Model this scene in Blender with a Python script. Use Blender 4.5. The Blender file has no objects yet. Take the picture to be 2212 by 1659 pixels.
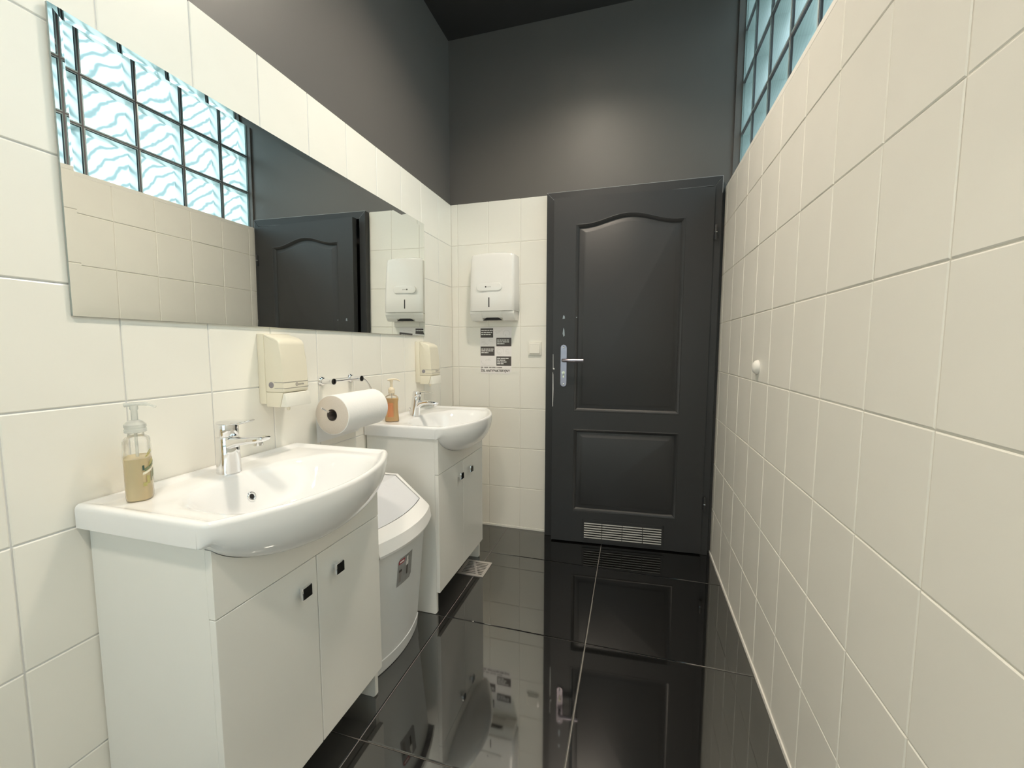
import bpy, bmesh, math, random
from mathutils import Vector, Matrix
random.seed(7)
PI = math.pi
SC = bpy.context.scene
COL = SC.collection

# ------------------------------------------------------------------ camera
W = 1.5407                      # room width, left wall tile face x=0, right wall tile face x=W
CAMP = Vector((1.1041, -2.4515, 1.1361))
yaw, pitch, roll, FPX = 0.2816, 0.0867, 0.0011, 900.5
fw = Vector((-math.sin(yaw)*math.cos(pitch), math.cos(yaw)*math.cos(pitch), -math.sin(pitch)))
rt = Vector((math.cos(yaw), math.sin(yaw), 0)); up = rt.cross(fw)
rt, up = rt*math.cos(roll)+up*math.sin(roll), up*math.cos(roll)-rt*math.sin(roll)
cam_d = bpy.data.cameras.new('camera'); cam = bpy.data.objects.new('camera', cam_d); COL.objects.link(cam)
cam_d.sensor_fit = 'HORIZONTAL'; cam_d.sensor_width = 36; cam_d.lens = 36*FPX/2212
cam_d.clip_start = 0.02
M = Matrix((rt, up, -fw)).transposed().to_4x4(); M.translation = CAMP
cam.matrix_world = M
SC.camera = cam

# ------------------------------------------------------------------ world: bright overcast daylight outside
SKY_STRENGTH = 9.5
LAMP_STRENGTH = 225.0
FILL_LAMP_STRENGTH = 225.0
LAMP_COLOR = (1.0,.88,.72,1)
wd = bpy.data.worlds.new('overcast_sky'); SC.world = wd; wd.use_nodes = True
nt = wd.node_tree; nt.nodes.clear()
o_ = nt.nodes.new('ShaderNodeOutputWorld'); b_ = nt.nodes.new('ShaderNodeBackground')
tc = nt.nodes.new('ShaderNodeTexCoord'); sx = nt.nodes.new('ShaderNodeSeparateXYZ'); rp = nt.nodes.new('ShaderNodeValToRGB')
mr = nt.nodes.new('ShaderNodeMapRange'); mr.inputs[1].default_value = -1; mr.inputs[2].default_value = 1
nt.links.new(tc.outputs['Generated'], sx.inputs[0]); nt.links.new(sx.outputs['Z'], mr.inputs[0]); nt.links.new(mr.outputs[0], rp.inputs[0])
rp.color_ramp.elements[0].position = 0.42; rp.color_ramp.elements[0].color = (.50, .55, .54, 1)
rp.color_ramp.elements[1].position = 0.56; rp.color_ramp.elements[1].color = (.81, .92, 1.0, 1)
nt.links.new(rp.outputs[0], b_.inputs[0]); b_.inputs[1].default_value = SKY_STRENGTH
nt.links.new(b_.outputs[0], o_.inputs[0])

vs = SC.view_settings
vs.view_transform = 'Standard'; vs.look = 'None'; vs.gamma = 1; vs.use_curve_mapping = False; vs.exposure = 0.08
SC.cycles.use_denoising = True
SC.cycles.max_bounces = 11; SC.cycles.diffuse_bounces = 6; SC.cycles.glossy_bounces = 5
SC.cycles.transmission_bounces = 8; SC.cycles.transparent_max_bounces = 16
SC.cycles.sample_clamp_indirect = 6.0

# ------------------------------------------------------------------ materials
MATS = {}
def mat(name, color=(.8,.8,.8), rough=.5, metal=0, ior=1.5, spec=.5, coat=0, bump=0, bscale=40, var=0, vscale=6, extra=None):
    m = bpy.data.materials.new(name); m.use_nodes = True; n = m.node_tree; p = n.nodes['Principled BSDF']
    p.inputs['Base Color'].default_value = (*color, 1); p.inputs['Roughness'].default_value = rough
    p.inputs['Metallic'].default_value = metal; p.inputs['IOR'].default_value = ior
    p.inputs['Specular IOR Level'].default_value = spec; p.inputs['Coat Weight'].default_value = coat
    if bump or var:
        t = n.nodes.new('ShaderNodeTexCoord')
    if bump:
        nz = n.nodes.new('ShaderNodeTexNoise'); nz.inputs['Scale'].default_value = bscale; nz.inputs['Detail'].default_value = 3
        bp = n.nodes.new('ShaderNodeBump'); bp.inputs['Strength'].default_value = bump; bp.inputs['Distance'].default_value = .002
        n.links.new(t.outputs['Object'], nz.inputs[0]); n.links.new(nz.outputs[0], bp.inputs['Height']); n.links.new(bp.outputs[0], p.inputs['Normal'])
    if var:
        nz = n.nodes.new('ShaderNodeTexNoise'); nz.inputs['Scale'].default_value = vscale; nz.inputs['Detail'].default_value = 4
        cr = n.nodes.new('ShaderNodeValToRGB')
        cr.color_ramp.elements[0].position = .3; cr.color_ramp.elements[1].position = .7
        cr.color_ramp.elements[0].color = (*[c*(1-var) for c in color], 1); cr.color_ramp.elements[1].color = (*[min(1, c*(1+var)) for c in color], 1)
        n.links.new(t.outputs['Object'], nz.inputs[0]); n.links.new(nz.outputs[0], cr.inputs[0]); n.links.new(cr.outputs[0], p.inputs['Base Color'])
    if extra: extra(n, p)
    MATS[name] = m
    return m
mat('tile_cream', (.86,.838,.775), .28, var=.015, vscale=3, bump=.05, bscale=14)
mat('grout_light', (.76,.73,.66), .8, bump=.3, bscale=120)
mat('grout_grey', (.68,.68,.675), .8, bump=.3, bscale=120)
mat('caulk', (.82,.80,.75), .6, bump=.5, bscale=60)
mat('paint_black', (.115,.107,.100), .46, bump=.06, bscale=160)
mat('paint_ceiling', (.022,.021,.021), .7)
mat('floor_black', (.005,.0048,.0045), .04, ior=2.9, var=.25, vscale=300)
mat('floor_grout', (.30,.28,.26), .8)
mat('ceramic', (.85,.855,.86), .06, ior=1.52, coat=.3)
mat('cabinet_white', (.86,.855,.82), .16)
mat('chrome', (.86,.86,.87), .04, metal=1)
mat('chrome_dull', (.34,.31,.35), .30, metal=1)
mat('black_gloss', (.008,.008,.008), .12)
mat('hole_shade', (.006,.005,.005), .7)  # near-black standing in for the shade inside holes and gaps
mat('mirror_silver', (.90,.93,.915), 0.0, metal=1)
mat('mirror_edge', (.30,.34,.32), .25)
mat('plastic_ivory', (.80,.75,.62), .3)
mat('plastic_ivory_light', (.82,.80,.73), .28)
mat('plastic_white', (.84,.82,.79), .14)
mat('plastic_white_matt', (.85,.83,.79), .35)
mat('smoked_window', (.27,.25,.27), .12)
mat('print_dark', (.07,.06,.055), .5)
mat('print_grey', (.60,.58,.56), .6)
mat('print_midgrey', (.28,.26,.25), .6)
mat('print_white', (.86,.84,.82), .6)
mat('paper_notice', (.86,.82,.81), .55)
mat('paper_roll', (.87,.87,.86), .85, bump=.25, bscale=150)
mat('paper_roll_end', (.70,.63,.56), .9, bump=.4, bscale=260)
mat('cardboard', (.16,.13,.12), .9)
mat('bin_grey', (.78,.80,.81), .32)
mat('bin_white', (.90,.90,.90), .28)
mat('bin_flap', (.73,.745,.79), .3)
mat('sticker_grey', (.34,.34,.34), .35, var=.2, vscale=30)
mat('sticker_red', (.42,.05,.07), .4)
mat('door_black', (.024,.025,.027), .47, bump=.05, bscale=200)
mat('metal_slat', (.33,.34,.33), .45)
mat('brass_light', (.80,.78,.62), .3, metal=.6)
mat('bare_chip', (.75,.76,.74), .7)
mat('smudge', (.30,.36,.40), .6)
mat('steel_brushed', (.66,.62,.60), .35, metal=.6)
mat('white_switch', (.84,.81,.74), .25)
mat('label_green', (.18,.22,.12), .5)
mat('label_dark', (.05,.10,.08), .5)
mat('label_olive', (.42,.38,.14), .5)
mat('label_cream', (.80,.76,.60), .5)
mat('pump_clear', (.80,.80,.77), .2)
mat('pump_cream', (.78,.68,.52), .25)
mat('pump_clear_thin', (.72,.73,.71), .2)

def shader_mat(name, build):
    m = bpy.data.materials.new(name); m.use_nodes = True; n = m.node_tree; n.nodes.clear()
    out = n.nodes.new('ShaderNodeOutputMaterial'); n.links.new(build(n).outputs[0], out.inputs[0]); MATS[name] = m
def nd(n, t, **k):
    x = n.nodes.new('ShaderNode'+t)
    for a, b in k.items():
        if a.startswith('i_'):
            key = a[2:]; x.inputs[int(key) if key.isdigit() else key].default_value = b
        else: setattr(x, a, b)
    return x
def clear_plastic(tint, fac):
    def f(n):
        tr = nd(n, 'BsdfTransparent'); tr.inputs[0].default_value = (*tint, 1)
        gl = nd(n, 'BsdfPrincipled'); gl.inputs['Base Color'].default_value = (*tint, 1); gl.inputs['Roughness'].default_value = .08
        fr = nd(n, 'Fresnel'); fr.inputs[0].default_value = 1.45
        ad = nd(n, 'Math', operation='ADD'); ad.inputs[1].default_value = fac; n.links.new(fr.outputs[0], ad.inputs[0])
        mx = nd(n, 'MixShader'); n.links.new(ad.outputs[0], mx.inputs[0]); n.links.new(tr.outputs[0], mx.inputs[1]); n.links.new(gl.outputs[0], mx.inputs[2])
        return mx
    return f
shader_mat('bottle_clear', clear_plastic((.99,.99,.985), .06))
shader_mat('pump_translucent', clear_plastic((.90,.91,.89), .32))
def liquid(col):
    def f(n):
        d = nd(n, 'BsdfPrincipled'); d.inputs['Base Color'].default_value = (*col, 1); d.inputs['Roughness'].default_value = .2
        t = nd(n, 'BsdfTranslucent'); t.inputs[0].default_value = (*col, 1)
        mx = nd(n, 'MixShader'); mx.inputs[0].default_value = .35
        n.links.new(d.outputs[0], mx.inputs[1]); n.links.new(t.outputs[0], mx.inputs[2]); return mx
    return f
shader_mat('soap_pale', liquid((.98,.86,.56)))
shader_mat('soap_amber', liquid((.98,.74,.32)))
def ripple(n, scale, rotz, dist):
    t = nd(n, 'TexCoord'); mp = nd(n, 'Mapping'); mp.inputs['Rotation'].default_value = (rotz, 0, 0)
    wv = nd(n, 'TexWave', wave_type='BANDS', bands_direction='Z'); wv.inputs['Scale'].default_value = scale
    wv.inputs['Distortion'].default_value = dist; wv.inputs['Detail'].default_value = 3.0; wv.inputs['Detail Scale'].default_value = 1.0
    oi = nd(n, 'ObjectInfo'); ml = nd(n, 'Math', operation='MULTIPLY'); ml.inputs[1].default_value = 9.0
    cb = nd(n, 'CombineXYZ'); n.links.new(oi.outputs['Random'], ml.inputs[0])
    for q in range(3): n.links.new(ml.outputs[0], cb.inputs[q])
    va = nd(n, 'VectorMath', operation='ADD'); n.links.new(t.outputs['Object'], va.inputs[0]); n.links.new(cb.outputs[0], va.inputs[1])
    n.links.new(va.outputs[0], mp.inputs[0]); n.links.new(mp.outputs[0], wv.inputs[0]); return wv
def glass_face(n):      # smooth room-side pane
    tr = nd(n, 'BsdfTransparent'); tr.inputs[0].default_value = (.93,.985,.98,1)
    gl = nd(n, 'BsdfGlossy'); gl.inputs['Roughness'].default_value = .03
    wv = ripple(n, 11, .7, 3.0)
    bp = nd(n, 'Bump'); bp.inputs['Strength'].default_value = .08; bp.inputs['Distance'].default_value = .003; n.links.new(wv.outputs['Fac'], bp.inputs['Height'])
    fr = nd(n, 'Fresnel'); fr.inputs[0].default_value = 1.5; n.links.new(bp.outputs[0], fr.inputs['Normal']); n.links.new(bp.outputs[0], gl.inputs['Normal'])
    mx = nd(n, 'MixShader'); n.links.new(fr.outputs[0], mx.inputs[0]); n.links.new(tr.outputs[0], mx.inputs[1]); n.links.new(gl.outputs[0], mx.inputs[2]); return mx
def glass_rear(n):      # rippled outer pane
    wv = ripple(n, 5.5, -.75, 7.0)
    cr = nd(n, 'ValToRGB'); cr.color_ramp.elements[0].position = .0; cr.color_ramp.elements[0].color = (.08,.105,.105,1)
    cr.color_ramp.elements[1].position = .55; cr.color_ramp.elements[1].color = (.33,.36,.36,1); cr.color_ramp.interpolation = 'EASE'; n.links.new(wv.outputs['Fac'], cr.inputs[0])
    tr = nd(n, 'BsdfTransparent'); n.links.new(cr.outputs[0], tr.inputs[0])
    tl = nd(n, 'BsdfTranslucent'); n.links.new(cr.outputs[0], tl.inputs[0])
    mx = nd(n, 'MixShader'); mx.inputs[0].default_value = .5; n.links.new(tr.outputs[0], mx.inputs[1]); n.links.new(tl.outputs[0], mx.inputs[2]); return mx
def glass_side(n):      # green-edged walls inside the block
    d = nd(n, 'BsdfDiffuse'); d.inputs[0].default_value = (.44,.58,.56,1)
    tl = nd(n, 'BsdfTranslucent'); tl.inputs[0].default_value = (.50,.66,.64,1)
    gl = nd(n, 'BsdfGlossy'); gl.inputs['Roughness'].default_value = .3; gl.inputs[0].default_value = (.97,1,1,1)
    m1 = nd(n, 'MixShader'); m1.inputs[0].default_value = .4; n.links.new(d.outputs[0], m1.inputs[1]); n.links.new(tl.outputs[0], m1.inputs[2])
    m2 = nd(n, 'MixShader'); m2.inputs[0].default_value = .48; n.links.new(m1.outputs[0], m2.inputs[1]); n.links.new(gl.outputs[0], m2.inputs[2]); return m2
shader_mat('glass_face', glass_face); shader_mat('glass_rear', glass_rear); shader_mat('glass_side', glass_side)
def lampm(n):
    e = nd(n, 'Emission'); e.inputs[0].default_value = LAMP_COLOR; e.inputs[1].default_value = LAMP_STRENGTH; return e
shader_mat('lamp_glow', lampm)
def fill_lampm(n):
    e = nd(n, 'Emission'); e.inputs[0].default_value = LAMP_COLOR; e.inputs[1].default_value = FILL_LAMP_STRENGTH; return e
shader_mat('lamp_glow_fill', fill_lampm)
mat('joint_dark', (.12,.11,.12), .6)
mat('lamp_body', (.7,.7,.68), .4)

# ------------------------------------------------------------------ mesh helpers
ORG = {}
def thing(name, label, cat, loc, group=None, kind=None):
    o = bpy.data.objects.new(name, None); COL.objects.link(o); o.location = loc; o.empty_display_size = .05
    ORG[o.name] = Vector(loc)
    tag(o, label, cat, group, kind); return o
def tag(o, label=None, cat=None, group=None, kind=None):
    if label: o['label'] = label
    if cat: o['category'] = cat
    if group: o['group'] = group
    if kind: o['kind'] = kind
    return o
def obj(name, bm, mats, parent=None, org=(0,0,0), smooth=None):
    """bm holds world coordinates; the object's origin is its root thing's base."""
    if parent is not None: base = ORG[parent.name]
    else: base = Vector(org)
    bmesh.ops.recalc_face_normals(bm, faces=bm.faces[:]) if getattr(bm, '_recalc', True) is True else None
    bmesh.ops.translate(bm, verts=bm.verts[:], vec=-base)
    me = bpy.data.meshes.new(name); bm.to_mesh(me); bm.free()
    if isinstance(mats, str): mats = [mats]
    for m in mats: me.materials.append(MATS[m])
    if smooth is not None:
        me.shade_smooth(); me.set_sharp_from_angle(angle=math.radians(smooth))
    o = bpy.data.objects.new(name, me); COL.objects.link(o)
    if parent is not None: o.parent = parent
    else: o.location = base
    ORG[o.name] = base
    return o
def B(): return bmesh.new()
def box(bm, lo, hi, r=0, seg=2, mi=0):
    n0 = len(bm.faces)
    lo = Vector(lo); hi = Vector(hi)
    ret = bmesh.ops.create_cube(bm, size=1, matrix=Matrix.Translation((lo+hi)/2) @ Matrix.Diagonal((*(hi-lo), 1)))
    vs_ = ret['verts']
    if r:
        es = list({e for v in vs_ for e in v.link_edges})
        bmesh.ops.bevel(bm, geom=es, offset=r, segments=seg, affect='EDGES', profile=.5)
    bm.faces.ensure_lookup_table()
    for f in bm.faces[n0:]: f.material_index = mi
    return bm
def prism(bm, poly, axis, a, b, r=0, seg=2, mi=0):
    """poly: list of 2D points in the two other axes (cyclic order x,y,z without axis)."""
    n0 = len(bm.faces)
    def P(p, t):
        q = list(p); q.insert(axis, t); return q
    v0 = [bm.verts.new(P(p, a)) for p in poly]; v1 = [bm.verts.new(P(p, b)) for p in poly]; n = len(poly)
    bm.faces.new(v0); bm.faces.new(list(reversed(v1)))
    for i in range(n): bm.faces.new((v0[i], v0[(i+1) % n], v1[(i+1) % n], v1[i]))
    if r:
        es = list({e for v in v0+v1 for e in v.link_edges})
        bmesh.ops.bevel(bm, geom=es, offset=r, segments=seg, affect='EDGES', profile=.5)
    bm.faces.ensure_lookup_table()
    for f in bm.faces[n0:]: f.material_index = mi
    return bm
def frame(d):
    d = Vector(d).normalized(); a = Vector((0,0,1)) if abs(d.z) < .9 else Vector((1,0,0))
    u = d.cross(a).normalized(); return u, d.cross(u).normalized()
def rings(bm, R, closed=False, cap=True, mi=0):
    vv = [[bm.verts.new(p) for p in r] for r in R]; n = len(R[0])
    for i in range(len(vv) - (0 if closed else 1)):
        A = vv[i]; C = vv[(i+1) % len(vv)]
        for k in range(n):
            f = bm.faces.new((A[k], A[(k+1) % n], C[(k+1) % n], C[k])); f.material_index = mi
    if cap and not closed:
        f = bm.faces.new(vv[0][::-1]); f.material_index = mi
        f = bm.faces.new(vv[-1]); f.material_index = mi
    return bm
def lathe(bm, c, d, prof, n=24, cap=True, mi=0):
    """prof: list of (t along d, radius)"""
    c = Vector(c); d = Vector(d).normalized(); u, v = frame(d)
    R = [[c+d*t+(u*math.cos(2*PI*k/n)+v*math.sin(2*PI*k/n))*max(r, 1e-5) for k in range(n)] for t, r in prof]
    return rings(bm, R, cap=cap, mi=mi)
def tube(bm, pts, r, n=12, mi=0):
    pts = [Vector(p) for p in pts]; rr = r if isinstance(r, (list, tuple)) else [r]*len(pts); R = []
    u = None
    for i, p in enumerate(pts):
        d = (pts[min(i+1, len(pts)-1)]-pts[max(i-1, 0)]).normalized()
        if u is None: u, v = frame(d)
        else: u = (u-d*u.dot(d)).normalized()
        v = d.cross(u)
        R.append([p+(u*math.cos(2*PI*k/n)+v*math.sin(2*PI*k/n))*rr[i] for k in range(n)])
    return rings(bm, R, mi=mi)
def curve(pts, n=8):
    """Catmull-Rom through pts"""
    P = [Vector(p) for p in pts]; P = [P[0]*2-P[1]]+P+[P[-1]*2-P[-2]]; o = []
    for i in range(1, len(P)-2):
        for k in range(n):
            t = k/n; a, b, c, d = P[i-1:i+3]
            o.append(.5*((2*b)+(c-a)*t+(2*a-5*b+4*c-d)*t*t+(3*b-a-3*c+d)*t**3))
    o.append(P[-2]); return o
def superpts(cx, cy, a, b, e=2, n=32, rot=0):
    o = []
    for k in range(n):
        t = 2*PI*k/n; c, s = math.cos(t), math.sin(t)
        x = a*math.copysign(abs(c)**(2/e), c); y = b*math.copysign(abs(s)**(2/e), s)
        o.append((cx+x*math.cos(rot)-y*math.sin(rot), cy+x*math.sin(rot)+y*math.cos(rot)))
    return o
def text(name, s, size, loc, right, upv, m, parent, depth=.0004, width=None, bold=0):
    cu = bpy.data.curves.new(name, 'FONT'); cu.body = s; cu.size = size; cu.extrude = depth; cu.offset = bold
    t = bpy.data.objects.new(name, cu); COL.objects.link(t)
    bpy.context.view_layer.update()
    me = bpy.data.meshes.new_from_object(t.evaluated_get(bpy.context.evaluated_depsgraph_get()))
    bpy.data.objects.remove(t); bpy.data.curves.remove(cu)
    right = Vector(right); upv = Vector(upv); nrm = right.cross(upv)
    xs = [v.co.x for v in me.vertices]; sx_ = 1
    if width: sx_ = width/(max(xs)-min(xs))
    base = ORG[parent.name]; x0 = min(xs)
    for v in me.vertices:
        v.co = Vector(loc)+right*((v.co.x-x0)*sx_)+upv*v.co.y+nrm*v.co.z-base
    me.materials.clear(); me.materials.append(MATS[m])
    o = bpy.data.objects.new(name, me); COL.objects.link(o); o.parent = parent; ORG[o.name] = base
    return o

# ------------------------------------------------------------------ room shell
YB = -3.62          # wall behind the camera
ZC = 2.97           # ceiling height
ZT = 2.0137         # top of the tiled dado
TP, TH = .2014, .25 # tile pitch
TK = .002           # tile relief above the grout
TW = .008           # tiled dado stands this far proud of the painted wall
WIN_Y0, WIN_Y1 = -.0, -3.41  # unseen run behind the camera lengthened for more window light
WIN_Z0, WIN_Z1 = 1.962, 2.955
ZTR = 1.945         # top of tiles under the window
GX = W+.06          # room-side face of the glass blocks
XO = GX+.076         # outer face of the window wall

floor = obj('floor', box(B(), (-.14, YB-.085, -.12), (XO, .16, -.004)), 'floor_grout'); tag(floor, kind='structure')
ORG[floor.name] = Vector((0,0,0))
def slab_two(name, boxes):
    bm = B()
    for lo, hi, mi in boxes: box(bm, lo, hi, mi=mi)
    o = obj(name, bm, ['grout_grey' if name == 'wall_left' else 'grout_light', 'paint_black', 'tile_cream']); return tag(o, kind='structure')
wall_left = slab_two('wall_left', [((-.14, YB, 0), (-TK, .16, ZT-.004), 0), ((-.14, YB, ZT-.004), (-TW, .16, ZC), 1)])
wall_back = slab_two('wall_back', [((-TK, TK, 0), (.626, .14, ZT-.004), 0), ((-TW, TW, ZT-.004), (.626, .14, ZC), 1),
                                   ((.626, TW, 2.0), (XO, .14, ZC), 1), ((1.512, TW, 0), (XO, .14, 2.0), 1)])
RX0, RX1, RZ0, RZ1 = .30, 1.285, .467, 2.19      # opening for the added glass-block fill window behind the camera
YR = YB-.085
wall_rear = slab_two('wall_rear', [((-.14, YR, 0), (XO, YB-TK, RZ0), 0), ((-.14, YR, RZ0), (RX0, YB-TK, ZT-.004), 0), ((RX1, YR, RZ0), (XO, YB-TK, ZT-.004), 0),
                                   ((-.14, YR, ZT-.004), (RX0, YB-TW, ZC), 1), ((RX1, YR, ZT-.004), (XO, YB-TW, ZC), 1), ((RX0, YR, RZ1), (RX1, YB-TW, ZC), 1)])
wall_right = slab_two('wall_right', [((W+TK, YB-TK, 0), (XO, TK, ZTR-.003), 0), ((W+TK, WIN_Y0, ZTR-.003), (XO, WIN_Y1, WIN_Z0), 0),
                                     ((W+TW, YB-TK, ZTR-.003), (XO, WIN_Y1, ZC), 1), ((W+.02, WIN_Y1, WIN_Z1), (XO, WIN_Y0, ZC), 1)])
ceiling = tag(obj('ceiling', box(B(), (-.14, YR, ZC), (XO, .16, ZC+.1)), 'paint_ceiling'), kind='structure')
for o in (wall_left, wall_back, wall_rear, wall_right): ORG[o.name] = Vector((0,0,0))

# tiles: one shared mesh per size and facing
TCACHE = {}
def tile_mesh(w, h, facing):
    key = (round(w, 4), round(h, 4), facing)
    if key in TCACHE: return TCACHE[key]
    bm = B(); e, d = .0022, .0013
    def P(a, b, c):     # a along wall, b up, c out of the wall
        return {'x+': (c, a, b), 'x-': (-c, a, b), 'y-': (a, -c, b), 'y+': (a, c, b), 'z+': (a, b, c)}[facing]
    r0 = [(-w/2, -h/2), (w/2, -h/2), (w/2, h/2), (-w/2, h/2)]
    r2 = [(-w/2+e, -h/2+e), (w/2-e, -h/2+e), (w/2-e, h/2-e), (-w/2+e, h/2-e)]
    L = [[bm.verts.new(P(*p, c)) for p in r] for r, c in ((r0, -TK), (r0, -d), (r2, 0))]
    for i in (0, 1):
        for k in range(4): bm.faces.new((L[i][k], L[i][(k+1) % 4], L[i+1][(k+1) % 4], L[i+1][k]))
    bm.faces.new(L[2]); bm.faces.new(L[0][::-1])
    bmesh.ops.recalc_face_normals(bm, faces=bm.faces[:])
    me = bpy.data.meshes.new('wall_tile' if facing != 'z+' else 'floor_tile'); bm.to_mesh(me); bm.free()
    TCACHE[key] = me; return me
def put_tile(name, me, m, loc, parent, rot=None):
    if not me.materials: me.materials.append(MATS[m])
    o = bpy.data.objects.new(name, me); COL.objects.link(o); o.parent = parent; o.location = loc
    if rot: o.rotation_euler = rot
    return o
J = .0028
def tile_wall(parent, cols, rows, facing, fixed, hole=None):
    """cols / rows: sorted joint positions"""
    for a0, a1 in zip(cols, cols[1:]):
        for b0, b1 in zip(rows, rows[1:]):
            w, h = a1-a0-J, b1-b0-J
            if w < .012 or h < .012: continue
            if hole and a0 >= hole[0]-1e-4 and a1 <= hole[1]+1e-4 and b0 >= hole[2]-1e-4 and b1 <= hole[3]+1e-4: continue
            me = tile_mesh(w, h, facing); a = (a0+a1)/2; b = (b0+b1)/2; j = random.uniform(-.0003, .0003)
            loc = {'x+': (fixed+j, a, b), 'x-': (fixed+j, a, b), 'y-': (a, fixed+j, b), 'y+': (a, fixed+j, b)}[facing]
            q = random.uniform(-.0014, .0014); q2 = random.uniform(-.0014, .0014)
            rot = (0, q, q2) if facing[0] == 'x' else (q, 0, q2)
            put_tile('wall_tile', me, 'tile_cream', loc, parent, rot)
rows = [ZT-TH*k for k in range(8, -1, -1)]
def joints(first, lo, hi):
    s = [lo]; k = math.ceil((lo-first)/TP+1e-6)
    while first+k*TP < hi-1e-6: s.append(first+k*TP); k += 1
    return s+[hi]
tile_wall(wall_left, joints(-.1796, YB, 0), rows, 'x+', 0)
tile_wall(wall_back, joints(.0429, 0, .609), rows, 'y-', 0)
rows_r = [z for z in rows if z < ZTR-.05]+[ZTR]
tile_wall(wall_right, joints(-.0724, YB, -.003), rows_r, 'x-', W)
tile_wall(wall_rear, sorted(set(joints(.06, 0, W)+[RX0, RX1])), sorted(rows+[RZ0]), 'y+', YB, (RX0, RX1, RZ0, RZ1))
tag(obj('baseboard_left', box(B(), (-.006, YB, 0), (.002, 0, .0145), .001, 1), 'caulk'), kind='structure')
tag(obj('baseboard_back', box(B(), (.002, -.003, 0), (.609, .004, .0148), .001, 1), 'caulk'), kind='structure')
tag(obj('baseboard_right', box(B(), (W-.004, YB, 0), (W+.004, -.001, .0150), .001, 1), 'caulk'), kind='structure')
tag(obj('trim_1', box(B(), (W-.0005, WIN_Y1, ZTR-.004), (GX+.01, WIN_Y0, ZTR+.0155), .001, 1), 'caulk'), kind='structure')   # window ledge
# floor tiles 0.587 x 0.582
fx = [-.0, .3672, .9552, W]; fy = [0.0]
y = -.3375
while y > YB: fy.append(y); y -= .5805
fy.append(YB); fy = fy[::-1]
DR = (.279, .4165, -.592, -.448)     # drain opening
for a0, a1 in zip(fx, fx[1:]):
    for b0, b1 in zip(fy, fy[1:]):
        put_tile('floor_tile', tile_mesh(a1-a0-.0032, b1-b0-.0032, 'z+'), 'floor_black', ((a0+a1)/2, (b0+b1)/2, 0), floor)

# ------------------------------------------------------------------ glass block window
win = thing('window_1', None, None, (GX, -1, WIN_Z0), kind='structure')
GP = .2462; GD = .075
gy = [-.0015-(.2035+GP*(k-1) if k else 0) for k in range(0, 15)]
gz = [2.214+GP*(k-1) if k else WIN_Z0 for k in range(0, 5)]
gz[-1] = min(gz[-1], WIN_Z1)
bm = B()
jw = .0038
for yv in gy[1:-1]: box(bm, (GX+.0015, yv-jw, WIN_Z0), (GX+GD-.004, yv+jw, WIN_Z1))
for zv in gz[1:-1]: box(bm, (GX+.002, gy[-1], zv-jw), (GX+GD-.0045, gy[0], zv+jw))
obj('mortar_joints', bm, 'joint_dark', win)
BC = {}
def block_mesh(w, h):
    k = (round(w, 3), round(h, 3))
    if k in BC: return BC[k]
    bm = B(); ed = .005
    def ring(i, x): return [bm.verts.new((x, sy*(w/2-i), sz*(h/2-i))) for sy, sz in ((-1,-1), (1,-1), (1,1), (-1,1))]
    a, b, c = ring(0, .0025), ring(ed, 0), ring(0, GD-.005)
    def skin(A, C, mi):
        for q in range(4): bm.faces.new((A[q], A[(q+1) % 4], C[(q+1) % 4], C[q])).material_index = mi
    skin(a, b, 2); bm.faces.new(b).material_index = 0
    d, e = ring(.007, .008), ring(.010, GD-.008)
    skin(d, e, 2)                                # inner side walls
    skin(a, c, 2)
    f = bm.faces.new(c); f.material_index = 1
    bm.normal_update()
    for f_ in bm.faces:
        if f_.material_index == 0 and f_.normal.x > 0: f_.normal_flip()
    me = bpy.data.meshes.new('glass_block'); bm.to_mesh(me); bm.free()
    for m in ('glass_face', 'glass_rear', 'glass_side'): me.materials.append(MATS[m])
    BC[k] = me; return me
for i in range(len(gy)-1):
    for k in range(len(gz)-1):
        w = abs(gy[i]-gy[i+1])-2*jw+.0005; h = gz[k+1]-gz[k]-2*jw+.0005
        o = bpy.data.objects.new('glass_block', block_mesh(w, h)); COL.objects.link(o); o.parent = win
        o.location = Vector((GX, (gy[i]+gy[i+1])/2, (gz[k]+gz[k+1])/2))-ORG[win.name]
tag(obj('trim_2', box(B(), (1.570, -.004, ZTR), (GX+.002, .006, WIN_Z1), .0008, 1), 'paint_black'), kind='structure')   # painted end strip beside the blocks
# unseen glass-block window added behind the camera for cool fill, extended low
fill_win = thing('fill_window', None, None, ((RX0+RX1)/2, YB-.004, RZ0), kind='structure')
bx_ = [RX0+GP*k for k in range(5)]; bz_ = [RZ0+GP*k for k in range(8)]
bx_[-1] = RX1; bz_[-1] = RZ1
bm = B()
for v in bx_[1:-1]: box(bm, (v-jw, YB-.004-GD+.004, RZ0), (v+jw, YB-.008, RZ1))
for v in bz_[1:-1]: box(bm, (RX0, YB-.004-GD+.0045, v-jw), (RX1, YB-.0085, v+jw))
obj('mortar_joints', bm, 'joint_dark', fill_win)
for i in range(4):
    for k in range(7):
        o = bpy.data.objects.new('glass_block', block_mesh(bx_[i+1]-bx_[i]-2*jw+.0005, bz_[k+1]-bz_[k]-2*jw+.0005)); COL.objects.link(o); o.parent = fill_win
        o.rotation_euler = (0, 0, -PI/2); o.location = Vector(((bx_[i]+bx_[i+1])/2, YB-.004, (bz_[k]+bz_[k+1])/2))-ORG[fill_win.name]
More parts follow.
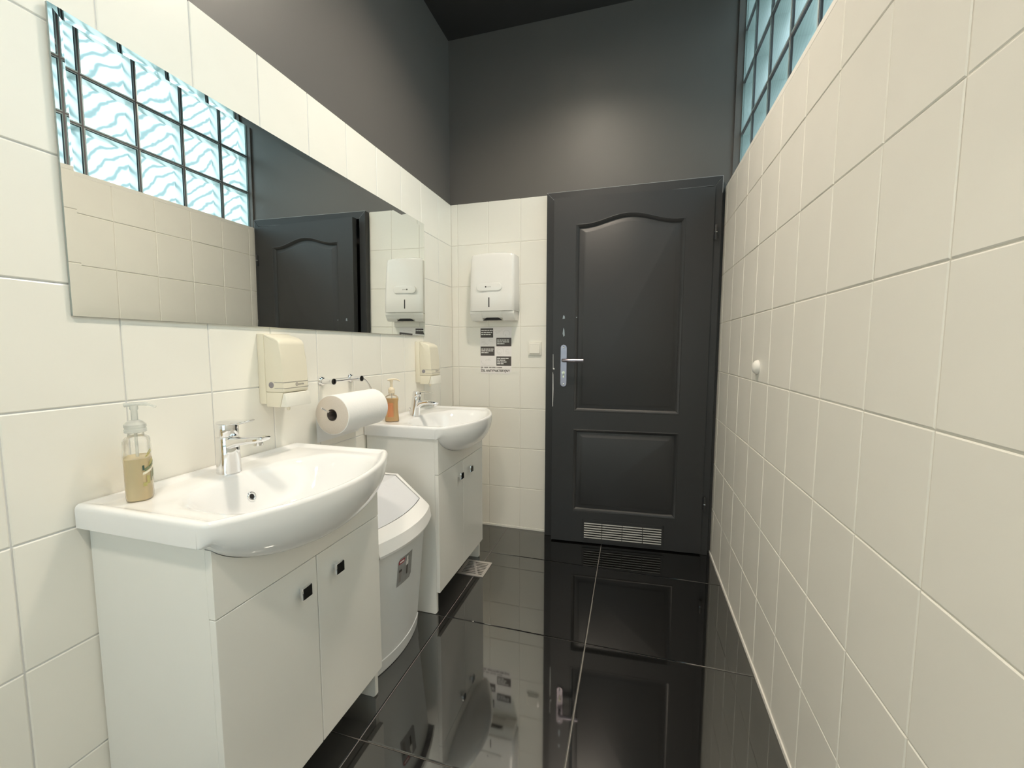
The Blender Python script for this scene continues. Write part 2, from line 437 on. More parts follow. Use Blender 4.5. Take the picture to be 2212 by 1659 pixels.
# portals help the renderer find the sky through the blocks
def portal(name, loc, rows_, sx_, sy_):
    pl = bpy.data.lights.new(name, 'AREA'); pl.shape = 'RECTANGLE'; pl.size = sx_; pl.size_y = sy_; pl.energy = 1; pl.cycles.is_portal = True
    po = bpy.data.objects.new(name, pl); COL.objects.link(po); po.matrix_world = Matrix.Translation(loc) @ Matrix(rows_).to_4x4()
portal('daylight_portal', (GX+GD+.02, (WIN_Y0+WIN_Y1)/2, (WIN_Z0+WIN_Z1)/2), ((0,0,1),(1,0,0),(0,1,0)), 3.44, 1.02)
portal('daylight_portal', ((RX0+RX1)/2, YB-GD-.03, (RZ0+RZ1)/2), ((-1,0,0),(0,0,-1),(0,-1,0)), 1.0, 1.74)

# ------------------------------------------------------------------ ceiling lamp (above, behind the picture's top edge) and added fill lamp
def ceiling_lamp(lc, label, glow):
    lamp = thing('ceiling_light', label, 'lamp', lc, 'round ceiling lamps')
    x_, y_, z_ = lc
    obj('lamp_housing', lathe(B(), (x_, y_, z_), (0,0,-1), [(0, .140), (.105, .140), (.108, .137), (.105, .127), (.016, .124)], 48, cap=False), 'lamp_body', lamp, smooth=40)
    obj('diffuser', lathe(B(), (x_, y_, z_-.004), (0,0,-1), [(0, .123), (.010, .123), (.013, .10), (.014, .01)], 48), glow, lamp, smooth=60)
ceiling_lamp((.80, -.98, ZC), 'round drum ceiling lamp with recessed warm diffuser between the washbasins and the door', 'lamp_glow')
ceiling_lamp((.82, -2.75, ZC), 'added unseen fill lamp, round drum with recessed warm diffuser close to the rear wall', 'lamp_glow_fill')  # fill lamp added out of view, assumed from light on the cabinet sides

# ------------------------------------------------------------------ door
door = thing('door_1', None, None, (1.07, -.02, 0), kind='structure')
FY = -.040      # frame face
FX0, FX1, FZ = .613, 1.524, 2.010
FWD = .047
def fr_piece(poly): return prism(B(), poly, 1, FY, .1, .0025, 2)
obj('door_frame_jamb', fr_piece([(FX0, 0), (FX0+FWD, 0), (FX0+FWD, FZ-FWD), (FX0, FZ)]), 'door_black', door)
obj('door_frame_jamb', fr_piece([(FX1-FWD+.008, 0), (FX1, 0), (FX1, FZ), (FX1-FWD+.008, FZ-FWD)]), 'door_black', door)
obj('door_frame_head', fr_piece([(FX0, FZ), (FX0+FWD, FZ-FWD), (FX1-FWD+.008, FZ-FWD), (FX1, FZ)]), 'door_black', door)
obj('doorway_dark', box(B(), (FX0+.01, .06, 0), (FX1-.01, .1, FZ-.01)), 'hole_shade', door)  # near-black sheet standing in for the darkness beyond the ajar leaf
# leaf in local coords: u from hinge (0) to free edge (LW), depth toward room negative; then rotated about the hinge
LW, LZ0, LZ1 = .823, .008, 1.957
HX, HY, ANG = 1.487, -.049, math.radians(3.6)
def lp(u, d, z):    # u: metres from hinge edge toward free edge, d: out of the face toward the room
    ca, sa = math.cos(ANG), math.sin(ANG)
    return Vector((HX-u*ca-d*sa*-0+(-d)*0, HY-u*sa, z))+Vector((sa*0, 0, 0))+Vector((sa, -ca, 0))*d*1.0
def LU(x): return (HX-x)/math.cos(ANG)
def arch(u, u0, u1, zt, rise):       # cathedral-arch profile between u0..u1
    t = (u-u0)/(u1-u0); s = abs(2*t-1)
    if s > .86: return zt
    c = (1+math.cos(PI*s/.86))/2
    return zt+rise*c
PANELS = [(LU(1.352), LU(.787), .775, 1.812, .046), (LU(1.352), LU(.787), .192, .674, 0)]
def outline(p, inset, N=40):
    u0, u1, z0, z1, rise = p
    pts = [(u0+inset, z0+inset), (u1-inset, z0+inset)]
    for k in range(N+1):
        u = u1-inset-(u1-u0-2*inset)*k/N
        pts.append((u, arch(u, u0, u1, z1, rise)-inset))
    return pts
def leaf_mesh():
    bm = B(); T = .038
    # front face as strips with two panel recesses
    def V(u, d, z): return bm.verts.new(lp(u, d, z))
    P1, P2 = outline(PANELS[0], 0), outline(PANELS[1], 0)
    u0, u1 = PANELS[0][0], PANELS[0][1]
    def quad(a, b, c, d): bm.faces.new([V(x, 0, z) for x, z in (a, b, c, d)])
    quad((0, LZ0), (u0, LZ0), (u0, LZ1), (0, LZ1)); quad((u1, LZ0), (LW, LZ0), (LW, LZ1), (u1, LZ1))
    quad((u0, LZ0), (u1, LZ0), (u1, PANELS[1][2]), (u0, PANELS[1][2]))
    quad((u0, PANELS[1][3]), (u1, PANELS[1][3]), (u1, PANELS[0][2]), (u0, PANELS[0][2]))
    top = P1[2:]
    for (a, za), (b, zb) in zip(top, top[1:]): quad((a, za), (b, zb), (b, LZ1), (a, LZ1))
    # edges and rear
    c0 = [(0, LZ0), (LW, LZ0), (LW, LZ1), (0, LZ1)]
    for (a, za), (b, zb) in zip(c0, c0[1:]+c0[:1]): bm.faces.new((V(a, 0, za), V(b, 0, zb), V(b, -T, zb), V(a, -T, za)))
    bm.faces.new([V(a, -T, z) for a, z in c0])
    bmesh.ops.remove_doubles(bm, verts=bm.verts[:], dist=1e-5)
    return bm
leaf = obj('door_leaf', leaf_mesh(), 'door_black', door)
def panel_mesh(p):
    bm = B(); prof = [(0, 0), (.003, .0015), (.006, .0005), (.019, -.0145), (.023, -.0145), (.044, -.003), (.048, -.0015)]
    R = [[lp(u, d, z) for u, z in outline(p, i)] for i, d in prof]
    rings(bm, R, cap=False)
    L = outline(p, prof[-1][0]); n = len(L)
    vv = [bm.verts.new(lp(u, prof[-1][1], z)) for u, z in L]
    bm.faces.new(vv); bmesh.ops.remove_doubles(bm, verts=bm.verts[:], dist=1e-6)
    return bm
for p in PANELS: obj('raised_panel', panel_mesh(p), 'door_black', leaf, smooth=32)
def lbox(bm, u0, u1, d0, d1, z0, z1, r=0, mi=0):
    n0 = set(bm.verts)
    box(bm, (u0, d0, z0), (u1, d1, z1), r, 2, mi)
    for v in bm.verts:
        if v not in n0: v.co = lp(v.co.x, v.co.y, v.co.z)
    return bm
# vent grille
vg = [LU(1.292), LU(.846), .030, .148]
bm = B()
for q in ((vg[0], vg[1], vg[3]-.018, vg[3]), (vg[0], vg[1], vg[2]-.008, vg[2]+.006), (vg[0], vg[0]+.010, vg[2], vg[3]), (vg[1]-.010, vg[1], vg[2], vg[3])):
    lbox(bm, q[0], q[1], 0, .004, q[2], q[3], .0008)
grille = obj('vent_frame', bm, 'door_black', leaf)
obj('vent_back', lbox(B(), vg[0]+.006, vg[1]-.006, 0, .0008, vg[2], vg[3]-.015), 'hole_shade', leaf)
for k in range(7):
    z = vg[2]+.010+k*.0140
    bm = B(); a, b = vg[0]+.011, vg[1]-.011
    v = [bm.verts.new(lp(u, d, z_)) for u in (a, b) for d, z_ in ((.0015, z+.0050), (.0065, z), (.0058, z-.0012), (.0008, z+.0038))]
    for i in range(4): bm.faces.new((v[i], v[(i+1) % 4], v[4+(i+1) % 4], v[4+i]))
    bm.faces.new(v[:4]); bm.faces.new(v[4:][::-1])
    obj('vent_slat', bm, 'metal_slat', leaf)
for k in (1, 2, 3):
    u = vg[0]+(vg[1]-vg[0])*k/4; obj('vent_divider', lbox(B(), u-.0015, u+.0015, .001, .007, vg[2]+.004, vg[3]-.018), 'door_black', leaf)
# handle
hu = LU(.728)
bm = B(); ring_ = []
def stadium(cu, z0, z1, r, d, n=10):
    o = []
    for k in range(n+1): t = PI*k/n; o.append(lp(cu+r*math.cos(t), d, z1-r+r*math.sin(t)))
    for k in range(n+1): t = PI+PI*k/n; o.append(lp(cu+r*math.cos(t), d, z0+r+r*math.sin(t)))
    return o
rings(bm, [stadium(hu, .915, 1.155, .019, 0), stadium(hu, .915, 1.155, .019, .004), stadium(hu, .917, 1.153, .017, .007)])
hplate = obj('handle_plate', bm, 'chrome_dull', door, smooth=35)
nrm = (lp(0, 1, 0)-lp(0, 0, 0)).normalized(); ud = (lp(1, 0, 0)-lp(0, 0, 0)).normalized()
bm = B(); c = lp(hu, .007, 1.066)
tube(bm, curve([c, c+nrm*.025, c+nrm*.040-ud*.008, c+nrm*.043-ud*.03, c+nrm*.042-ud*.075, c+nrm*.040-ud*.112], 6), .0095, 14)
obj('lever', bm, 'chrome_dull', hplate, smooth=45)
bm = B(); cz = .984
rings(bm, [[lp(hu+x, .0072+dd, z) for x, z in [(.0085*math.cos(t), cz+.012+.0085*math.sin(t)) for t in [(-60+300*k/14)*PI/180 for k in range(15)]]+[(-.0048*math.cos(t+PI)*-1, cz-.012+.0048*math.sin(t)) for t in [PI+PI*k/6 for k in range(7)]]] for dd in (0, .003)])
obj('lock_cylinder', bm, 'brass_light', hplate)
for z in (1.139, .931):
    obj('screw', lathe(B(), lp(hu, .006, z), nrm, [(0, .006), (.003, .0055), (.0042, .003)], 14), 'chrome', hplate, smooth=40)
# hinges
for z in (1.728, .292):
    bm = B(); hc = (HX+.010, HY-.004, z)
    lathe(bm, (hc[0], hc[1], z-.04), (0,0,1), [(0, .006), (.003, .0072), (.036, .0072), (.037, .0058), (.040, .0058), (.041, .0072), (.074, .0072), (.079, .004)], 14)
    obj('hinge', bm, 'door_black', door, smooth=40)
    obj('hinge_ring', lathe(B(), (hc[0], hc[1], z-.002), (0,0,1), [(0, .0074), (.003, .0074)], 14), 'chrome', door)
mat('edge_caulk', (.34,.35,.36), .6)
def strip(pts, w_): 
    bm = B()
    for a, b in zip(pts, pts[1:]):
        a, b = Vector(a), Vector(b); d = (b-a).normalized(); q = Vector((-d.z, 0, d.x))*w_/2
        bm.faces.new([bm.verts.new(v) for v in (a+q, b+q, b-q, a-q)])
    obj('edge_line', bm, 'edge_caulk', door)
yf = FY-.0006
strip([(FX0+.001, yf, FZ-.001), (FX1-.001, yf, FZ-.001), (FX1-.001, yf, FZ-.085)], .0022)
strip([(FX0+.001, yf, FZ-.001), (FX0+FWD-.001, yf, FZ-FWD+.001), (FX1-FWD+.007, yf, FZ-FWD+.001)], .0010)
# paint chips and smudges
def chip(pts, m='bare_chip'):
    bm = B(); v = [bm.verts.new(lp(u, .0006, z)) for u, z in pts]; bm.faces.new(v); return obj('paint_chip' if m == 'bare_chip' else 'paint_smudge', bm, m, leaf)
e = LW
chip([(e-.001, .80), (e-.004, .80), (e-.0055, .90), (e-.004, .985), (e-.001, 1.0)])
chip([(e-.001, 1.015), (e-.010, 1.012), (e-.011, 1.020), (e-.002, 1.022)])
chip([(e-.002, 1.02), (e-.004, 1.02), (e-.003, 1.10), (e-.0012, 1.10)])
us = LU(.726)
chip([(us-.006, 1.205), (us+.001, 1.198), (us+.006, 1.215), (us+.004, 1.232), (us+.001, 1.250), (us-.004, 1.236)], 'smudge')
chip([(us-.006, 1.300), (us+.007, 1.298), (us+.004, 1.318), (us-.004, 1.315)], 'smudge')
chip([(us-.075, 1.304), (us-.068, 1.302), (us-.070, 1.310)], 'smudge')

# ------------------------------------------------------------------ mirror
MY0, MY1, MZ0, MZ1 = -1.876, -.374, 1.200, 1.796
mirror = thing('wall_mirror', 'long rectangular mirror without a frame, hung above both washbasins', 'mirror', (.004, (MY0+MY1)/2, MZ0))
TIL = math.tan(math.radians(.45))
def mx_(z): return .0075+(z-MZ0)*TIL
bm = B(); bev = .020; dpt = .0009
def mring(i, back, fx_=None):
    return [bm.verts.new((mx_(z)-back, y, z)) for y, z in ((MY0+i, MZ0+i), (MY1-i, MZ0+i), (MY1-i, MZ1-i), (MY0+i, MZ1-i))]
r0, r1 = mring(0, dpt), mring(bev, 0)
for k in range(4): bm.faces.new((r0[k], r0[(k+1) % 4], r1[(k+1) % 4], r1[k]))
bm.faces.new(r1)
obj('mirror_glass', bm, 'mirror_silver', mirror)
bm = B(); r0, r1 = mring(0.0, dpt+.00005), mring(.0, .0064)
for k in range(4): bm.faces.new((r0[k], r0[(k+1) % 4], r1[(k+1) % 4], r1[k]))
bm.faces.new(r1)
obj('mirror_back', bm, 'mirror_edge', mirror)

# ------------------------------------------------------------------ vanity cabinets
ZR = .812
def basin_profile(yc):
    def xf(y):
        d = abs(y-yc); x = .356+.098*max(0, 1-(d/.3)**2)
        if d > .282: x -= .016*(1-math.sqrt(max(0, 1-((d-.282)/.018)**2)))
        return x
    def zb0(y, x):
        hw = .285 if x > .3268 else .205
        q = 1-((y-yc)/hw)**2
        return .7625-(.1 if q > 0 else 0)*max(q, 0)**.7
    return xf, zb0
def vanity(y0, y1, yc, label, group):
    t = thing('vanity_cabinet', label, 'cabinet', (.17, (y0+y1)/2, 0), group)
    th = .016
    for a, b in ((y0, y0+th), (y1-th, y1)):
        obj('side_panel', prism(B(), [(.004, 0), (.320, 0), (.327, .006), (.327, .7605), (.004, .7605)], 1, a, b, .0008, 1), 'cabinet_white', t)
    obj('bottom_panel', box(B(), (.006, y0+th, .10), (.322, y1-th, .116)), 'cabinet_white', t)
    obj('back_panel', box(B(), (.004, y0+th, .116), (.010, y1-th, .62)), 'cabinet_white', t)
    xf, zb0 = basin_profile(yc)
    # fixed front with the cut-out for the bowl
    bm = B(); n = 48; zlo = .611; X0, X1 = .3275, .3435
    top = []
    for k in range(n+1):
        y = y0+(y1-y0)*k/n; top.append((y, min(.7605, zb0(y, .34)-.0012)))
    F = [[bm.verts.new((x, y, z)) for y, z in [(yy, zlo) for yy, _ in top]] for x in (X0, X1)]
    G = [[bm.verts.new((x, y, z)) for y, z in top] for x in (X0, X1)]
    for k in range(n):
        bm.faces.new((F[1][k], F[1][k+1], G[1][k+1], G[1][k])); bm.faces.new((F[0][k+1], F[0][k], G[0][k], G[0][k+1]))
        bm.faces.new((G[1][k], G[1][k+1], G[0][k+1], G[0][k])); bm.faces.new((F[0][k], F[0][k+1], F[1][k+1], F[1][k]))
    for k in (0, n): bm.faces.new((F[0][k], F[1][k], G[1][k], G[0][k]))
    obj('front_panel', bm, 'cabinet_white', t)
    ym = (y0+y1)/2
    for a, b, kn in ((y0, ym-.0012, ym-.055), (ym+.0012, y1, ym+.0635)):
        d = obj('cabinet_door', box(B(), (X0, a, .098), (X1, b, .6085), .0012, 2), 'cabinet_white', t)
        kz = .548
        bm = B(); box(bm, (X1, kn-.006, kz-.006), (X1+.014, kn+.006, kz+.006)); box(bm, (X1+.012, kn-.0155, kz-.0155), (X1+.021, kn+.0155, kz+.0155), .003, 2)
        obj('knob', bm, 'chrome', d, smooth=30)
        obj('knob_inlay', box(B(), (X1+.0205, kn-.0135, kz-.0135), (X1+.0222, kn+.0135, kz+.0135), .0006, 1), 'black_gloss', d)
    return t
vanity(-1.879, -1.344, -1.600, 'white vanity cabinet under the washbasin with the clear-capped soap bottle', 'white vanity cabinets')
vanity(-.917, -.394, -.630, 'white vanity cabinet beside the floor drain, nearer the door', 'white vanity cabinets')

def basin(yc, label):
    t = thing('washbasin', label, 'washbasin', (.2, yc, .7625), 'ceramic washbasins')
    xf, zb0 = basin_profile(yc)
    def sm(t_): t_ = max(0, min(1, t_)); return t_*t_*(3-2*t_)
    def top(y, x):
        df = xf(y)-x; ds = .30-abs(y-yc); d = min(df, ds); r = .011
        z = ZR
        if d < r: z -= r-math.sqrt(max(0, r*r-(r-d)**2))
        z -= .007*sm((min(d, x-.0)-.012)/.02)
        # bowl
        dx = (x-.275)/(.150 if x > .275 else .165); dy = (y-yc)/.238
        rho = (abs(dx)**2.8+abs(dy)**2.8)**(1/2.8)
        z -= .108*sm((1-rho)/(.50-.24*max(0, min(1, -dx))*max(0, 1-abs(dy)*1.2)))**.8 if rho < 1 else 0
        # gentle side slopes toward the bowl
        z -= .006*sm((.30-abs(y-yc)-.03)/.12)*sm((x-.08)/.06)*sm((xf(y)-x)/.03)
        return z
    def bot(y, x):
        z0 = zb0(y, x)
        e_ = sm((x-.05)/.09); z = .7625+(z0-.7625)*e_
        if x > .343:
            t_ = min(1, (x-.343)/max(1e-4, xf(y)-.343)); z = z+(ZR-.024-z)*(1-math.sqrt(max(0, 1-t_*t_)))
        return z
    us_ = sorted(set([0, .0012, .003, .006, .01, .015]+[.015+.285*k/34 for k in range(1, 35)]))
    ys = sorted({round(-.3+u, 6) for u in us_}|{round(.3-u, 6) for u in us_})
    vs_ = [k/44*.93 for k in range(0, 45)]+[.93+.07*(1-(1-k/9)**2) for k in range(1, 10)]
    bm = B(); T, Bo = [], []
    for q in ys:
        y = yc+q; X = xf(y); rT, rB = [], []
        for v in vs_:
            x = .0035+(X-.0035)*v
            rT.append(bm.verts.new((x, y, top(y, x)))); rB.append(bm.verts.new((x, y, bot(y, x))))
        T.append(rT); Bo.append(rB)
    n, m_ = len(ys), len(vs_)
    for i in range(n-1):
        for k in range(m_-1):
            bm.faces.new((T[i][k], T[i][k+1], T[i+1][k+1], T[i+1][k])); bm.faces.new((Bo[i][k], Bo[i+1][k], Bo[i+1][k+1], Bo[i][k+1]))
        bm.faces.new((T[i][0], T[i+1][0], Bo[i+1][0], Bo[i][0])); bm.faces.new((T[i][-1], Bo[i][-1], Bo[i+1][-1], T[i+1][-1]))
    for k in range(m_-1):
        bm.faces.new((T[0][k], Bo[0][k], Bo[0][k+1], T[0][k+1])); bm.faces.new((T[-1][k], T[-1][k+1], Bo[-1][k+1], Bo[-1][k]))
    obj('basin', bm, 'ceramic', t, smooth=50)
    # overflow ring on the bowl's rear slope
    x = .134; z = top(yc-.004, x); dz = (top(yc, x+.008)-top(yc, x-.008))/.016
    nr = Vector((-dz, 0, 1)).normalized(); c_ = Vector((x, yc-.004, z))
    R = []
    u_, v_ = frame(nr)
    for a in range(12):
        th = 2*PI*a/12; rr = .0100+.0036*math.cos(th); h = .0036*math.sin(th)+.001
        R.append([c_+nr*h+(u_*math.cos(2*PI*k/28)+v_*math.sin(2*PI*k/28))*rr for k in range(28)])
    bm = B(); rings(bm, R, closed=True)
    ov = obj('overflow_ring', bm, 'chrome', t, smooth=60)
    obj('overflow_hole', lathe(B(), c_, nr, [(-.002, .0075), (.0014, .0075)], 20), 'hole_shade', t)
    c_ = Vector((.27, yc, top(yc, .27)))
    obj('drain_ring', lathe(B(), c_, (0,0,1), [(-.004, .026), (.0015, .026), (.003, .022), (.001, .016), (.0005, .004)], 28), 'chrome', t, smooth=40)
    return top
topf = basin(-1.600, 'white ceramic washbasin holding the bottle of pale soap with clear pump')
basin(-.630, 'white ceramic washbasin holding the bottle of amber soap with cream pump')

# ------------------------------------------------------------------ faucets
def rbar(bm, secs, n=20, e=3.2):
    """loft of superellipse sections: (centre, half-y, half-z, tilt) in the xz plane"""
    R = []
    for (x, y, z), a, b, tl in secs:
        R.append([Vector((x-math.sin(tl)*q, y+p, z+math.cos(tl)*q)) for p, q in superpts(0, 0, a, b, e, n)])
    return rings(bm, R)
fy1 = -1.612; fx1 = .073; fz = ZR-.0075
f1 = thing('basin_faucet', 'chrome mixer tap with straight cylindrical body and flat lever', 'faucet', (fx1, fy1, fz))
obj('body', lathe(B(), (fx1, fy1, fz), (0,0,1), [(0, .0295), (.004, .0292), (.012, .0285), (.050, .0270), (.092, .0270), (.0965, .0262)], 40), 'chrome', f1, smooth=40)
obj('lever_hub', lathe(B(), (fx1, fy1, fz+.0985), (0,0,1), [(0, .0255), (.002, .0265), (.028, .0270), (.0315, .0262), (.0330, .024)], 40), 'chrome', f1, smooth=40)
bm = B(); rbar(bm, [((fx1-.020, fy1, fz+.1325), .016, .004, 0), ((fx1, fy1, fz+.1345), .0245, .0062, 0), ((fx1+.025, fy1, fz+.1355), .0225, .0062, 0), ((fx1+.060, fy1, fz+.1375), .0185, .0052, .02), ((fx1+.080, fy1, fz+.1415), .013, .0022, .2), ((fx1+.086, fy1, fz+.144), .008, .0012, .3)])
obj('lever', bm, 'chrome', f1, smooth=50)
bm = B(); rbar(bm, [((fx1+.004, fy1, fz+.075), .021, .0195, 0), ((fx1+.024, fy1, fz+.082), .0205, .0150, 0), ((fx1+.045, fy1, fz+.0865), .020, .0115, 0), ((fx1+.080, fy1, fz+.0915), .019, .0095, 0), ((fx1+.112, fy1, fz+.0955), .018, .0090, 0), ((fx1+.126, fy1, fz+.0985), .016, .0062, 0), ((fx1+.131, fy1, fz+.1005), .012, .0030, 0)], 24, 3.5)
obj('spout', bm, 'chrome', f1, smooth=50)
obj('aerator', lathe(B(), (fx1+.103, fy1, fz+.078), (0,0,1), [(0, .0085), (.001, .0112), (.010, .0115)], 24), 'chrome', f1, smooth=40)

fy2 = -.640; fx2 = .085
f2 = thing('basin_faucet', 'chrome mixer tap with leaning tapered body and drooping spout', 'faucet', (fx2, fy2, fz))
bm = B(); R = []
for t_, r_ in ((0, .0265), (.003, .0262), (.02, .0245), (.05, .0225), (.075, .0215), (.09, .0213), (.093, .020)):
    R.append([Vector((fx2-.002+.14*t_*1.0+r_*math.cos(2*PI*k/32), fy2+r_*math.sin(2*PI*k/32), fz+t_)) for k in range(32)])
rings(bm, R); obj('body', bm, 'chrome', f2, smooth=40)
bm = B(); R = []
for t_, r_ in ((0, .0195), (.002, .0212), (.016, .0212), (.024, .019), (.027, .014)):
    R.append([Vector((fx2+.011+.14*t_+r_*math.cos(2*PI*k/32), fy2+r_*math.sin(2*PI*k/32), fz+.0945+t_)) for k in range(32)])
rings(bm, R); obj('lever_hub', bm, 'chrome', f2, smooth=40)
bm = B(); rbar(bm, [((fx2+.004, fy2, fz+.119), .014, .003, 0), ((fx2+.025, fy2, fz+.119), .017, .0042, -.05), ((fx2+.05, fy2, fz+.116), .012, .003, -.05), ((fx2+.082, fy2, fz+.1145), .009, .0022, 0), ((fx2+.094, fy2, fz+.1145), .006, .0012, 0)])
obj('lever', bm, 'chrome', f2, smooth=50)
bm = B(); rbar(bm, [((fx2+.006, fy2, fz+.035), .018, .012, .9), ((fx2+.018, fy2, fz+.050), .0175, .0135, .6), ((fx2+.034, fy2, fz+.063), .017, .0125, .25), ((fx2+.060, fy2, fz+.0685), .016, .0105, -.05), ((fx2+.095, fy2, fz+.0665), .0145, .0088, -.08), ((fx2+.117, fy2, fz+.0640), .0125, .0075, -.08), ((fx2+.122, fy2, fz+.0640), .009, .005, -.08)], 24, 2.6)
obj('spout', bm, 'chrome', f2, smooth=50)
obj('aerator', lathe(B(), (fx2+.107, fy2, fz+.050), (.1,0,1), [(0, .0085), (.001, .0105), (.009, .0105)], 24), 'chrome', f2, smooth=40)
bm = B(); tube(bm, [(fx2-.028, fy2, fz+.0), (fx2-.028, fy2, fz+.030)], .0025, 10); lathe(bm, (fx2-.028, fy2, fz+.030), (0,0,1), [(0, .004), (.002, .005), (.006, .005), (.008, .003)], 14)
obj('pop_up_rod', bm, 'chrome', f2, smooth=40)

# ------------------------------------------------------------------ soap bottles
def bottle(name, label, c, a, b, e, rot, zs, liq, liqm, capm, cap, nozzle_dir, lab):
    t = thing(name, label, 'soap bottle', c)
    c = Vector(c)
    def sec(z, s, sb=None): return [Vector((x, y, c.z+z)) for x, y in superpts(c.x, c.y, a*s, b*(sb if sb else s), e, 40, rot)]
    bm = B(); rings(bm, [sec(z, s, sb) for z, s, sb in zs]); obj('bottle_shell', bm, 'bottle_clear', t, smooth=60)
    lz = [(z, s*.955, (sb or s)*.955) for z, s, sb in zs if z < liq]
    lz[0] = (.002, lz[0][1], lz[0][2]); lz.append((liq, lz[-1][1], lz[-1][2]))
    bm = B(); rings(bm, [sec(z, s, sb) for z, s, sb in lz]); obj('liquid_soap', bm, liqm, t, smooth=60)
    zt = zs[-1][0]
    obj('pump_collar', lathe(B(), (c.x, c.y, c.z+zt), (0,0,1), [(0, cap*.86), (.001, cap), (.008, cap), (.0085, cap*.95), (.011, cap*.95), (.0115, cap), (.018, cap), (.024, cap*.72), (.027, cap*.42)], 28), capm, t, smooth=40)
    obj('pump_stem', lathe(B(), (c.x, c.y, c.z+zt+.026), (0,0,1), [(0, .006), (.022, .0058), (.026, .0075), (.033, .0072)], 18), capm, t, smooth=40)
    nd_ = Vector(nozzle_dir).normalized(); h = c+Vector((0, 0, zt+.060))
    bm = B(); tube(bm, curve([h-nd_*.016, h+nd_*.0+Vector((0,0,.002)), h+nd_*.022+Vector((0,0,.001)), h+nd_*.038-Vector((0,0,.006))], 6), [.0045]*7+[.004]*6+[.0028]*6, 10)
    obj('pump_nozzle', bm, capm, t, smooth=50)
    obj('dip_tube', tube(B(), [c+Vector((0,0,.012)), c+Vector((0,0,zt+.002))], .0028, 8), 'pump_translucent', t, smooth=50)
    if lab: lab(t, c, sec)
    return t
def label1(t, c, sec):
    # printed marks wrapped on the +x/+y face
    N = 40
    def patch(k0, k1, z0, z1, m, nm='label_print', slant=0, s=1.012):
        bm = B(); cols = []
        for k in range(k0, k1+1):
            sh = slant*(k-k0)/max(1, k1-k0)
            cols.append([bm.verts.new(sec(z0+sh, s)[k % N]), bm.verts.new(sec(z1+sh, s)[k % N])])
        for A, C_ in zip(cols, cols[1:]): bm.faces.new((A[0], C_[0], C_[1], A[1]))
        obj(nm, bm, m, t)
    patch(4, 9, .094, .098, 'label_olive', slant=.010); patch(5, 8, .100, .103, 'label_olive', slant=.008)
    patch(3, 11, .064, .070, 'label_green', slant=.012); patch(6, 10, .071, .082, 'label_olive', slant=.008)
    patch(2, 11, .057, .062, 'label_cream', slant=.010); patch(4, 6, .036, .054, 'label_olive'); patch(7, 8, .039, .060, 'label_green'); patch(9, 11, .045, .062, 'label_green')
    patch(2, 4, .032, .040, 'label_olive'); patch(2, 3, .067, .078, 'label_dark')
zs1 = [(0, .93, .93), (.002, .98, .98), (.008, 1, 1), (.06, 1, 1), (.120, 1, 1), (.128, .975, .97), (.133, .91, .90), (.136, .72, .78), (.1375, .45, .62), (.139, .42, .60), (.146, .41, .59)]
b1 = bottle('soap_bottle', 'soap bottle half full of pale yellow soap with a clear pump and printed label', (.066, -1.818, topf(-1.818, .066)+.0006), .0355, .0235, 2.8, math.radians(-38), zs1, .092, 'soap_pale', 'pump_translucent', .0192, (.75, .65, 0), label1)
def label2(t, c, sec):
    bm = B(); cols = []
    for k in range(27, 33): cols.append([bm.verts.new(sec(.022, 1.015)[k]), bm.verts.new(sec(.085, 1.015)[k])])
    for A, C_ in zip(cols, cols[1:]): bm.faces.new((A[0], C_[0], C_[1], A[1]))
    obj('label_print', bm, 'label_orange', t)
mat('label_orange', (.62,.26,.12), .4)
zs2 = [(0, .93, .93), (.002, .99, .99), (.012, 1, 1), (.05, .90, .90), (.085, .90, .90), (.100, .96, .96), (.110, .93, .93), (.117, .70, .75), (.120, .42, .5), (.127, .40, .48)]
b2 = bottle('soap_bottle', 'soap bottle nearly full of amber soap with a cream pump', (.068, -.815, topf(-1.785, .068)+.0006), .031, .022, 2.2, math.radians(20), zs2, .104, 'soap_amber', 'pump_cream', .0145, (.8, .6, 0), label2)

